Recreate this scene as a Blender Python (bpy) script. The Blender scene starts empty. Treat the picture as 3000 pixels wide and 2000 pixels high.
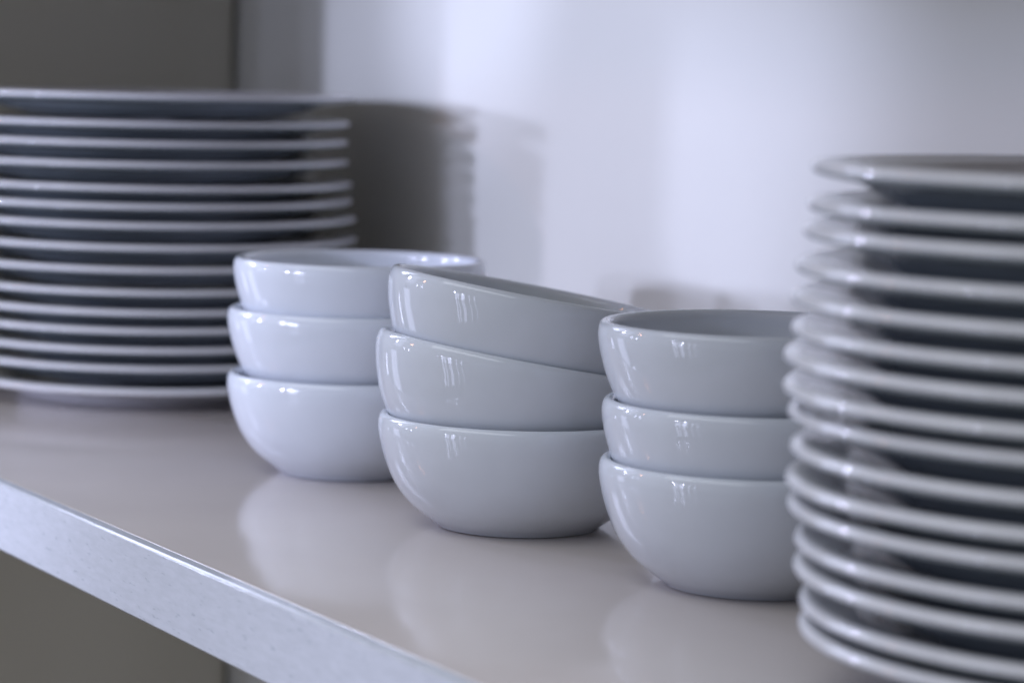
import bpy, math, random
from mathutils import Vector, Matrix
S = bpy.context.scene
COL = S.collection
random.seed(4)

# ------------------------------------------------------------------ camera
YAW, PITCH, ROLL, CAM_H = 0.5007, 0.0979, 0.0230, 0.2286
fw = Vector((-math.cos(YAW)*math.cos(PITCH), math.sin(YAW)*math.cos(PITCH), -math.sin(PITCH)))
rt = Vector((math.sin(YAW), math.cos(YAW), 0.0))
up = rt.cross(fw)
c_, s_ = math.cos(ROLL), math.sin(ROLL)
rt2, up2 = c_*rt + s_*up, c_*up - s_*rt
cam = bpy.data.cameras.new('camera')
cam_o = bpy.data.objects.new('camera', cam)
COL.objects.link(cam_o)
cam_o.matrix_world = Matrix(((rt2.x, up2.x, -fw.x, 0), (rt2.y, up2.y, -fw.y, 0),
                             (rt2.z, up2.z, -fw.z, CAM_H), (0, 0, 0, 1)))
cam.sensor_width = 36.0
cam.lens = 100.13
cam.clip_start, cam.clip_end = 0.05, 50
cam.dof.use_dof = True
cam.dof.focus_distance = 1.33
cam.dof.aperture_fstop = 6.2
cam.dof.aperture_blades = 8
S.camera = cam_o

# ------------------------------------------------------------------ dim warm room air
W = bpy.data.worlds.new('World')
S.world = W
W.use_nodes = True
bg = W.node_tree.nodes['Background']
bg.inputs[0].default_value = (1.0, 0.985, 0.89, 1)
bg.inputs[1].default_value = 0.225
S.view_settings.view_transform = 'Standard'
S.view_settings.look = 'None'
S.view_settings.exposure = 0.0
S.view_settings.gamma = 1.0

# ------------------------------------------------------------------ lamps: daylight through the room's windows, plus lights added for fill and highlights
BLUE = (0.65, 0.70, 1.0)
def aim(o, target):
    d = (Vector(target) - o.location).normalized()
    o.rotation_euler = d.to_track_quat('-Z', 'Y').to_euler()
def spot(name, loc, target, half_deg, power, radius, blend, color=BLUE):
    l = bpy.data.lights.new(name, 'SPOT')
    l.energy, l.color = power, color
    l.spot_size, l.spot_blend = math.radians(2*half_deg), blend
    l.shadow_soft_size = radius
    o = bpy.data.objects.new(name, l); COL.objects.link(o)
    o.location = loc; aim(o, target)
def window(name, loc, target, w, h, power, color=BLUE):
    l = bpy.data.lights.new(name, 'AREA')
    l.shape, l.size, l.size_y = 'RECTANGLE', w, h
    l.energy, l.color = power, color
    o = bpy.data.objects.new(name, l); COL.objects.link(o)
    o.location = loc; aim(o, target)
spot('lamp_window_gap', (-1.15, -1.6, 0.36), (-1.575, 0.888, 0.20), 7.8, 25, 0.05, 0.12)
spot('lamp_window_middle', (-1.72, -4.0, 0.74), (-1.90, 0.888, 0.19), 7.35, 365, 0.13, 0.06)
spot('lamp_window_side', (-2.75, -1.6, 0.38), (-1.90, 0.888, 0.20), 12.7, 68, 0.07, 0.06)
spot('lamp_added_wall_patch', (-1.70, -1.6, 0.30), (-1.700, 0.888, 0.285), 2.9, 112, 0.05, 0.6)  # narrow spot added to make the brightest patch on the back wall
# left window: wide upper light, narrower lower light, and a tall slim side light beside it
window('lamp_large_window', (-3.0, -0.75, 0.80), (-1.2, 0.6, 0.05), 0.50, 1.0, 2.5)
window('lamp_bright_pane', (-3.08, -0.62, 0.72), (-1.2, 0.6, 0.05), 0.06, 0.19, 12)
for dx in (0.0, 0.24):
    window('lamp_side_pane', (-3.10 + dx, -1.45 - dx*0.6, 0.36), (-1.75, 0.6, 0.05), 0.05, 0.2, 0.7)
window('lamp_lower_window', (-3.0, -0.55, -0.35), (-1.2, 0.6, 0.05), 0.34, 0.80, 1.9)
window('lamp_floor_window', (-2.90, -0.85, -1.05), (-1.2, 0.6, 0.05), 0.22, 0.35, 1.0)
window('lamp_narrow_window', (-3.3, -0.10, -0.75), (-1.2, 0.6, 0.05), 0.06, 1.3, 1.7)
window('lamp_added_edge_light', (-3.3, 0.02, 1.25), (-1.2, 0.5, 0.0), 0.50, 1.0, 18)  # added light, placed and sized for the highlight along the shelf's front edge
window('lamp_warm_corner', (-2.52, -1.15, 0.95), (-1.2, 0.6, 0.05), 0.06, 0.14, 1.5, (1.0, 0.45, 0.25))
window('lamp_added_overhead_fill', (-0.9, -0.35, 1.75), (-1.2, 0.6, 0.0), 2.2, 1.3, 25, (0.86, 0.92, 1.0))  # large soft fill added overhead for the bowl fronts and shelf
# far window: two panes side by side and two slim gaps, with paler light below
for dx, w, up_l, low_l in [(-0.20, 0.055, 16, 5), (-0.115, 0.05, 13, 3.5), (0.045, 0.12, 18, 4), (0.27, 0.035, 11, 4), (0.46, 0.035, 12, 3)]:
    window('lamp_far_pane', (-1.0 + dx, -1.55, 0.26), (-1.0 + dx, 0.6, 0.05), w, 0.52, 0.55*up_l*math.pi*w*0.52)
    window('lamp_far_lower_pane', (-1.0 + dx, -1.55, -0.36), (-1.0 + dx, 0.6, 0.05), w*0.75, 0.66, 1.0*low_l*math.pi*w*0.75*0.66)

for dx in (-0.24, 0.05):
    window('lamp_far_glint', (-1.0 + dx, -1.54, 0.50), (-1.0 + dx, 0.6, 0.05), 0.03, 0.05, 3.0)  # tiny intense lights added for glints on the plate rims

# ------------------------------------------------------------------ materials
def mat(name, base, rough, spec=0.5, coat=0.0):
    m = bpy.data.materials.new(name); m.use_nodes = True
    b = m.node_tree.nodes['Principled BSDF']
    b.inputs['Base Color'].default_value = (*base, 1)
    b.inputs['Roughness'].default_value = rough
    b.inputs['Specular IOR Level'].default_value = spec
    b.inputs['Coat Weight'].default_value = coat
    return m, m.node_tree, b
def noise_mix(nt, b, base, amount, scale, detail=4, stretch=(1, 1, 1)):
    tc = nt.nodes.new('ShaderNodeTexCoord'); mp = nt.nodes.new('ShaderNodeMapping')
    mp.inputs['Scale'].default_value = stretch
    n = nt.nodes.new('ShaderNodeTexNoise'); n.inputs['Scale'].default_value = scale; n.inputs['Detail'].default_value = detail
    r = nt.nodes.new('ShaderNodeValToRGB')
    r.color_ramp.elements[0].position, r.color_ramp.elements[1].position = 0.3, 0.7
    r.color_ramp.elements[0].color = (*[v*(1-amount) for v in base], 1)
    r.color_ramp.elements[1].color = (*base, 1)
    nt.links.new(tc.outputs['Object'], mp.inputs['Vector']); nt.links.new(mp.outputs['Vector'], n.inputs['Vector'])
    nt.links.new(n.outputs['Fac'], r.inputs['Fac']); nt.links.new(r.outputs['Color'], b.inputs['Base Color'])
    return n, mp
def bump(nt, b, src, strength, dist):
    bp = nt.nodes.new('ShaderNodeBump')
    bp.inputs['Strength'].default_value, bp.inputs['Distance'].default_value = strength, dist
    nt.links.new(src, bp.inputs['Height']); nt.links.new(bp.outputs['Normal'], b.inputs['Normal'])

M_bowl, nt, b = mat('white_glazed_porcelain', (0.625, 0.66, 0.715), 0.02, 0.5)
n, mp = noise_mix(nt, b, (0.625, 0.66, 0.715), 0.03, 60)
n2 = nt.nodes.new('ShaderNodeTexNoise'); n2.inputs['Scale'].default_value = 45; n2.inputs['Detail'].default_value = 1
nt.links.new(mp.outputs['Vector'], n2.inputs['Vector'])
bump(nt, b, n2.outputs['Fac'], 0.22, 0.0008)
# rare pinholes in the glaze
vo = nt.nodes.new('ShaderNodeTexVoronoi'); vo.inputs['Scale'].default_value = 38
nt.links.new(mp.outputs['Vector'], vo.inputs['Vector'])
rp = nt.nodes.new('ShaderNodeValToRGB'); rp.color_ramp.elements[0].position, rp.color_ramp.elements[1].position = 0.016, 0.026
rp.color_ramp.elements[0].color, rp.color_ramp.elements[1].color = (0.45, 0.42, 0.40, 1), (1, 1, 1, 1)
mx = nt.nodes.new('ShaderNodeMix'); mx.data_type = 'RGBA'; mx.blend_type = 'MULTIPLY'; mx.inputs[0].default_value = 0.8
src = b.inputs['Base Color'].links[0].from_socket
nt.links.new(vo.outputs['Distance'], rp.inputs['Fac']); nt.links.new(src, mx.inputs[6]); nt.links.new(rp.outputs['Color'], mx.inputs[7])
nt.links.new(mx.outputs[2], b.inputs['Base Color'])
M_plate, nt, b = mat('white_glazed_stoneware', (0.62, 0.62, 0.645), 0.045, 0.5)
noise_mix(nt, b, (0.62, 0.62, 0.645), 0.03, 50)
M_under, nt, b = mat('gap_shade_underneath', (0.26, 0.30, 0.325), 0.10, 0.5)  # shade of the gaps between stacked plates, put into the underside colour
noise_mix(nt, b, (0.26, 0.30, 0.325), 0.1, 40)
M_shelf, nt, b = mat('white_satin_paint_on_shelf', (0.54, 0.493, 0.47), 0.14, 0.5)
n, mp = noise_mix(nt, b, (0.54, 0.493, 0.47), 0.05, 9, 6)
n2 = nt.nodes.new('ShaderNodeTexNoise'); n2.inputs['Scale'].default_value = 30; n2.inputs['Detail'].default_value = 3
nt.links.new(mp.outputs['Vector'], n2.inputs['Vector'])
bump(nt, b, n2.outputs['Fac'], 0.05, 0.0006)
rr = nt.nodes.new('ShaderNodeMapRange'); rr.inputs['To Min'].default_value, rr.inputs['To Max'].default_value = 0.10, 0.19
nt.links.new(n.outputs['Fac'], rr.inputs['Value']); nt.links.new(rr.outputs['Result'], b.inputs['Roughness'])
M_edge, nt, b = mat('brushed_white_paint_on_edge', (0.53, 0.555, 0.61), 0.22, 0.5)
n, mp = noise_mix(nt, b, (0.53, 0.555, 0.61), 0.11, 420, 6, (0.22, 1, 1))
bump(nt, b, n.outputs['Fac'], 0.16, 0.0004)
# small darker scratches along the grain of the edge
mp2 = nt.nodes.new('ShaderNodeMapping'); mp2.inputs['Scale'].default_value = (0.20, 1, 1)
n3 = nt.nodes.new('ShaderNodeTexNoise'); n3.inputs['Scale'].default_value = 520; n3.inputs['Detail'].default_value = 3
nt.links.new(mp.inputs['Vector'].links[0].from_socket, mp2.inputs['Vector']); nt.links.new(mp2.outputs['Vector'], n3.inputs['Vector'])
rp = nt.nodes.new('ShaderNodeValToRGB'); rp.color_ramp.elements[0].position, rp.color_ramp.elements[1].position = 0.62, 0.72
rp.color_ramp.elements[0].color, rp.color_ramp.elements[1].color = (1, 1, 1, 1), (0.72, 0.74, 0.77, 1)
mx = nt.nodes.new('ShaderNodeMix'); mx.data_type = 'RGBA'; mx.blend_type = 'MULTIPLY'; mx.inputs[0].default_value = 0.8
src = b.inputs['Base Color'].links[0].from_socket
nt.links.new(n3.outputs['Fac'], rp.inputs['Fac']); nt.links.new(src, mx.inputs[6]); nt.links.new(rp.outputs['Color'], mx.inputs[7])
nt.links.new(mx.outputs[2], b.inputs['Base Color'])
M_panel, nt, b = mat('white_painted_board', (0.80, 0.80, 0.75), 0.42, 0.4)
noise_mix(nt, b, (0.80, 0.80, 0.75), 0.03, 6)
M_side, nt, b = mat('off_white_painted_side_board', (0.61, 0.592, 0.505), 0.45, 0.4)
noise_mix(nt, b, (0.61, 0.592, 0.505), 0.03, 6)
M_gap, nt, b = mat('dark_joint', (0.05, 0.045, 0.04), 0.8, 0.2)

# ------------------------------------------------------------------ mesh helpers
def link(name, me, m, parent=None, loc=(0, 0, 0)):
    o = bpy.data.objects.new(name, me); COL.objects.link(o)
    if m and not me.materials: me.materials.append(m)
    if parent: o.parent = parent
    o.location = loc
    return o
def box(name, x0, x1, y0, y1, z0, z1, m, parent=None, bevel=0.0015, seg=3):
    import bmesh
    bm = bmesh.new()
    bmesh.ops.create_cube(bm, size=1)
    for v in bm.verts:
        v.co = Vector(((v.co.x)*(x1-x0), (v.co.y)*(y1-y0), (v.co.z)*(z1-z0)))
    if bevel:
        bmesh.ops.bevel(bm, geom=bm.edges[:], offset=bevel, segments=seg, profile=0.5, affect='EDGES')
    for f in bm.faces: f.smooth = True
    me = bpy.data.meshes.new(name); bm.to_mesh(me); bm.free()
    me.set_sharp_from_angle(angle=math.radians(40))
    o = link(name, me, m, parent, ((x0+x1)/2, (y0+y1)/2, (z0+z1)/2))
    return o
def spline(pts, k):
    out = []
    P = [pts[0]] + pts + [pts[-1]]
    for i in range(1, len(P)-2):
        a, b_, c, d = P[i-1], P[i], P[i+1], P[i+2]
        for j in range(k):
            t = j/k
            out.append(tuple(0.5*((2*b_[q]) + (-a[q]+c[q])*t + (2*a[q]-5*b_[q]+4*c[q]-d[q])*t*t
                                  + (-a[q]+3*b_[q]-3*c[q]+d[q])*t**3) for q in (0, 1)))
    out.append(pts[-1])
    return out
def lathe(name, pts, seg):
    """pts: closed profile from the axis (outside bottom) to the axis (inside)."""
    vs, fs = [], []
    ring = []
    for r, z in pts:
        if r < 1e-5:
            ring.append([len(vs)]); vs.append((0, 0, z))
        else:
            ring.append(list(range(len(vs), len(vs)+seg)))
            vs += [(r*math.cos(2*math.pi*i/seg), r*math.sin(2*math.pi*i/seg), z) for i in range(seg)]
    for a, b_ in zip(ring, ring[1:]):
        for i in range(seg):
            j = (i+1) % seg
            if len(a) == 1: fs.append((a[0], b_[j], b_[i]))
            elif len(b_) == 1: fs.append((a[i], a[j], b_[0]))
            else: fs.append((a[i], a[j], b_[j], b_[i]))
    me = bpy.data.meshes.new(name); me.from_pydata(vs, [], fs)
    for p in me.polygons: p.use_smooth = True
    me.validate(); me.update()
    return me
def tag(o, label, cat, group=None):
    o['label'], o['category'] = label, cat
    if group: o['group'] = group

# ------------------------------------------------------------------ the cupboard
X0, X1, YF, YB = -2.0818, -0.50, 0.481, 0.8881
TH = 0.0361
root = bpy.data.objects.new('cupboard', None); COL.objects.link(root)
root.location = (-1.3, YF, -TH)
tag(root, 'open white painted cupboard whose shelf carries the stacked plates and bowls', 'cupboard')
def part(o):
    o.parent = root; o.location = o.location - root.location
    return o
shelf = part(box('shelf', X0+0.002, X1, YF+0.0075, YB-0.002, -TH, 0.0, M_shelf, bevel=0.0008))
edge = box('front_edge', X0+0.002, X1, YF, YF+0.0072, -TH, 0.0004, M_edge, bevel=0.0013, seg=1)
edge.parent = shelf; edge.location = edge.location - root.location - shelf.location
part(box('side_panel', X0-0.02, X0, YF, YB-0.0056, -0.62, 0.62, M_side, bevel=0.0008))
part(box('side_panel', X1, X1+0.02, YF, YB-0.002, -0.62, 0.62, M_side))
part(box('back_panel', X0-0.0205, X1+0.02, YB, YB+0.012, -0.62, 0.62, M_panel, bevel=0.001))
part(box('joint_strip', X0-0.0195, X0-0.016, YB-0.0055, YB-0.0003, -0.62, 0.62, M_gap, bevel=0))
part(box('light_blocker', X0+0.0005, -1.905, YF-0.022, YF-0.003, -0.62, 0.62, M_panel))  # unseen board added to keep window light off the wall's left end
part(box('shelf', X0+0.002, X1-0.002, YF+0.01, YB-0.002, 0.36, 0.36+TH, M_shelf))
part(box('shelf', X0+0.002, X1-0.002, YF+0.01, YB-0.002, -0.50, -0.50+TH, M_shelf))

# ------------------------------------------------------------------ bowls
RZ = 0.0557
bowl_outer = [(0.0, 0.0016), (0.030, 0.0016), (0.0365, 0.0012), (0.0385, 0.0000), (0.0400, 0.0003), (0.0412, 0.0014),
              (0.0470, 0.0056), (0.0553, 0.0127), (0.0622, 0.0225), (0.0667, 0.0335), (0.0692, 0.0432),
              (0.0700, 0.0490), (0.0698, 0.0525), (0.0690, 0.0547), (0.0676, 0.0558), (0.0661, 0.0557), (0.0647, 0.0546), (0.0640, 0.0525)]
bowl_inner = [(0.0637, 0.0480), (0.0630, 0.0425), (0.0604, 0.0340), (0.0558, 0.0245), (0.0490, 0.0160), (0.0400, 0.0100),
              (0.0250, 0.0062), (0.0, 0.0054)]
bowl_me = lathe('bowl', spline(bowl_outer + bowl_inner, 5), 160)
def tilt(tau, sig):
    f = Vector((-math.cos(YAW), math.sin(YAW), 0)); r = Vector((math.sin(YAW), math.cos(YAW), 0))
    return Matrix.Rotation(sig, 4, r) @ Matrix.Rotation(tau, 4, f)
where = ['leftmost bowl stack, next to the far plates', 'middle bowl stack, which leans over to the right', 'bowl stack on the right, beside the near plates']
G_b = 'small white bowls stacked in threes'
BOWLS = [
    [(-1.4179, 0.6766, 0, 0, 0), (-1.4173, 0.6763, 0.0357, 0, 0), (-1.4161, 0.6785, 0.0632, 0, 0)],
    [(-1.2231, 0.6748, 0, 0, 0), (-1.2283, 0.6653, 0.0299, 0.1674, -0.0497), (-1.2256, 0.6703, 0.0620, 0.1691, -0.0352)],
    [(-1.0435, 0.6963, 0, 0, 0), (-1.0459, 0.6985, 0.0257, 0, 0), (-1.0472, 0.6960, 0.0606, 0, 0)]]
level = ['Bottom white bowl of the ', 'Middle white bowl of the ', 'Top white bowl of the ']
for s, st in enumerate(BOWLS):
    for k, (x, y, z, ta, sg) in enumerate(st):
        o = link('bowl', bowl_me, M_bowl)
        o.matrix_world = Matrix.Translation((x, y, z + 0.0002)) @ tilt(ta + random.uniform(-.004, .004), sg) @ Matrix.Rotation(random.uniform(0, 6.28), 4, 'Z') @ Matrix.Diagonal((random.uniform(.996, 1.004), random.uniform(.996, 1.004), random.uniform(.99, 1.01), 1))
        tag(o, level[k] + where[s], 'bowl', G_b)

# ------------------------------------------------------------------ plates
def plate_mesh(name, R, rim, foot_r, t, edge_t, slope, white=False):
    """rim = height of the middle of the rounded edge above the foot"""
    h = edge_t/2
    o_ = [(R-0.0035, rim-h*0.98), (R-0.0008, rim-h*0.62), (R, rim), (R-0.0008, rim+h*0.62), (R-0.0030, rim+h), (R-0.007, rim+h*0.80)]
    under = [(0.0, 0.0024), (foot_r-0.010, 0.0024), (foot_r-0.004, 0.0016), (foot_r-0.002, 0.0002), (foot_r, 0.0), (foot_r+0.002, 0.0010)]
    n = len(slope)
    low = [(R-dr, rim-h-dz) for dr, dz in reversed(slope)]
    top = [(R-dr-0.002, rim-h-dz+t*1.12) for dr, dz in slope]
    out = under + low + o_ + top + [(foot_r-0.006, 0.0026+t), (0.03, 0.0024+t), (0.0, 0.0024+t)]
    me = lathe(name, spline(out, 4), 192)
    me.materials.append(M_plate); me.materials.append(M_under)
    for p in me.polygons:          # painted gap shade from the foot up to the white rim
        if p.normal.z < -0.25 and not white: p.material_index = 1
    return me
PR = 0.1355
RP = [(-0.7735, 0.6989, 0.0273), (-0.7736, 0.6988, 0.0364), (-0.7746, 0.6969, 0.0488), (-0.7747, 0.6967, 0.0591), (-0.776, 0.6943, 0.0716), (-0.7765, 0.6933, 0.0811), (-0.7758, 0.6946, 0.0926), (-0.7764, 0.6936, 0.1054), (-0.7774, 0.6918, 0.1147), (-0.7776, 0.6914, 0.1248), (-0.7763, 0.6938, 0.135), (-0.7767, 0.6931, 0.1471), (-0.7761, 0.6942, 0.1585), (-0.7751, 0.696, 0.1705), (-0.7745, 0.6971, 0.1803), (-0.7741, 0.6978, 0.1928)]
LP = [(-1.8117, 0.716, 0.0133), (-1.8123, 0.715, 0.0279), (-1.8117, 0.716, 0.0396), (-1.8122, 0.715, 0.0519), (-1.8126, 0.7144, 0.0636), (-1.8121, 0.7153, 0.0767), (-1.8125, 0.7146, 0.0912), (-1.8122, 0.715, 0.1051), (-1.8124, 0.7148, 0.1192), (-1.8136, 0.7126, 0.131), (-1.814, 0.7118, 0.1425), (-1.8151, 0.7097, 0.1575), (-1.8153, 0.7095, 0.1706), (-1.815, 0.7099, 0.1832), (-1.8131, 0.7135, 0.2007)]
ORD = ['', 'second', 'third', 'fourth', 'fifth', 'sixth', 'seventh', 'eighth', 'ninth', 'tenth']
def stack(me, pts, rim, place, group, base=None):
    n = len(pts)
    for k, (x, y, z) in enumerate(pts):
        o = link('dinner_plate', base if base and k == 0 else me, M_plate, None, (x, y, z - rim + 0.0002))
        o.rotation_euler = (random.uniform(-.0018, .0018), random.uniform(-.0018, .0018), random.uniform(0, 6.28)) if k else (0, 0, 0)
        if k: o.scale = (random.uniform(.997, 1.003), random.uniform(.997, 1.003), random.uniform(.985, 1.015))
        kt = n-1-k
        if k == 0: w = 'bottom plate'
        elif kt == 0: w = 'topmost plate'
        elif kt < 8: w = ORD[kt] + ' plate from the top'
        else: w = ORD[k] + ' plate from the bottom'
        tag(o, 'White ' + w + ' of the ' + place, 'plate', group)
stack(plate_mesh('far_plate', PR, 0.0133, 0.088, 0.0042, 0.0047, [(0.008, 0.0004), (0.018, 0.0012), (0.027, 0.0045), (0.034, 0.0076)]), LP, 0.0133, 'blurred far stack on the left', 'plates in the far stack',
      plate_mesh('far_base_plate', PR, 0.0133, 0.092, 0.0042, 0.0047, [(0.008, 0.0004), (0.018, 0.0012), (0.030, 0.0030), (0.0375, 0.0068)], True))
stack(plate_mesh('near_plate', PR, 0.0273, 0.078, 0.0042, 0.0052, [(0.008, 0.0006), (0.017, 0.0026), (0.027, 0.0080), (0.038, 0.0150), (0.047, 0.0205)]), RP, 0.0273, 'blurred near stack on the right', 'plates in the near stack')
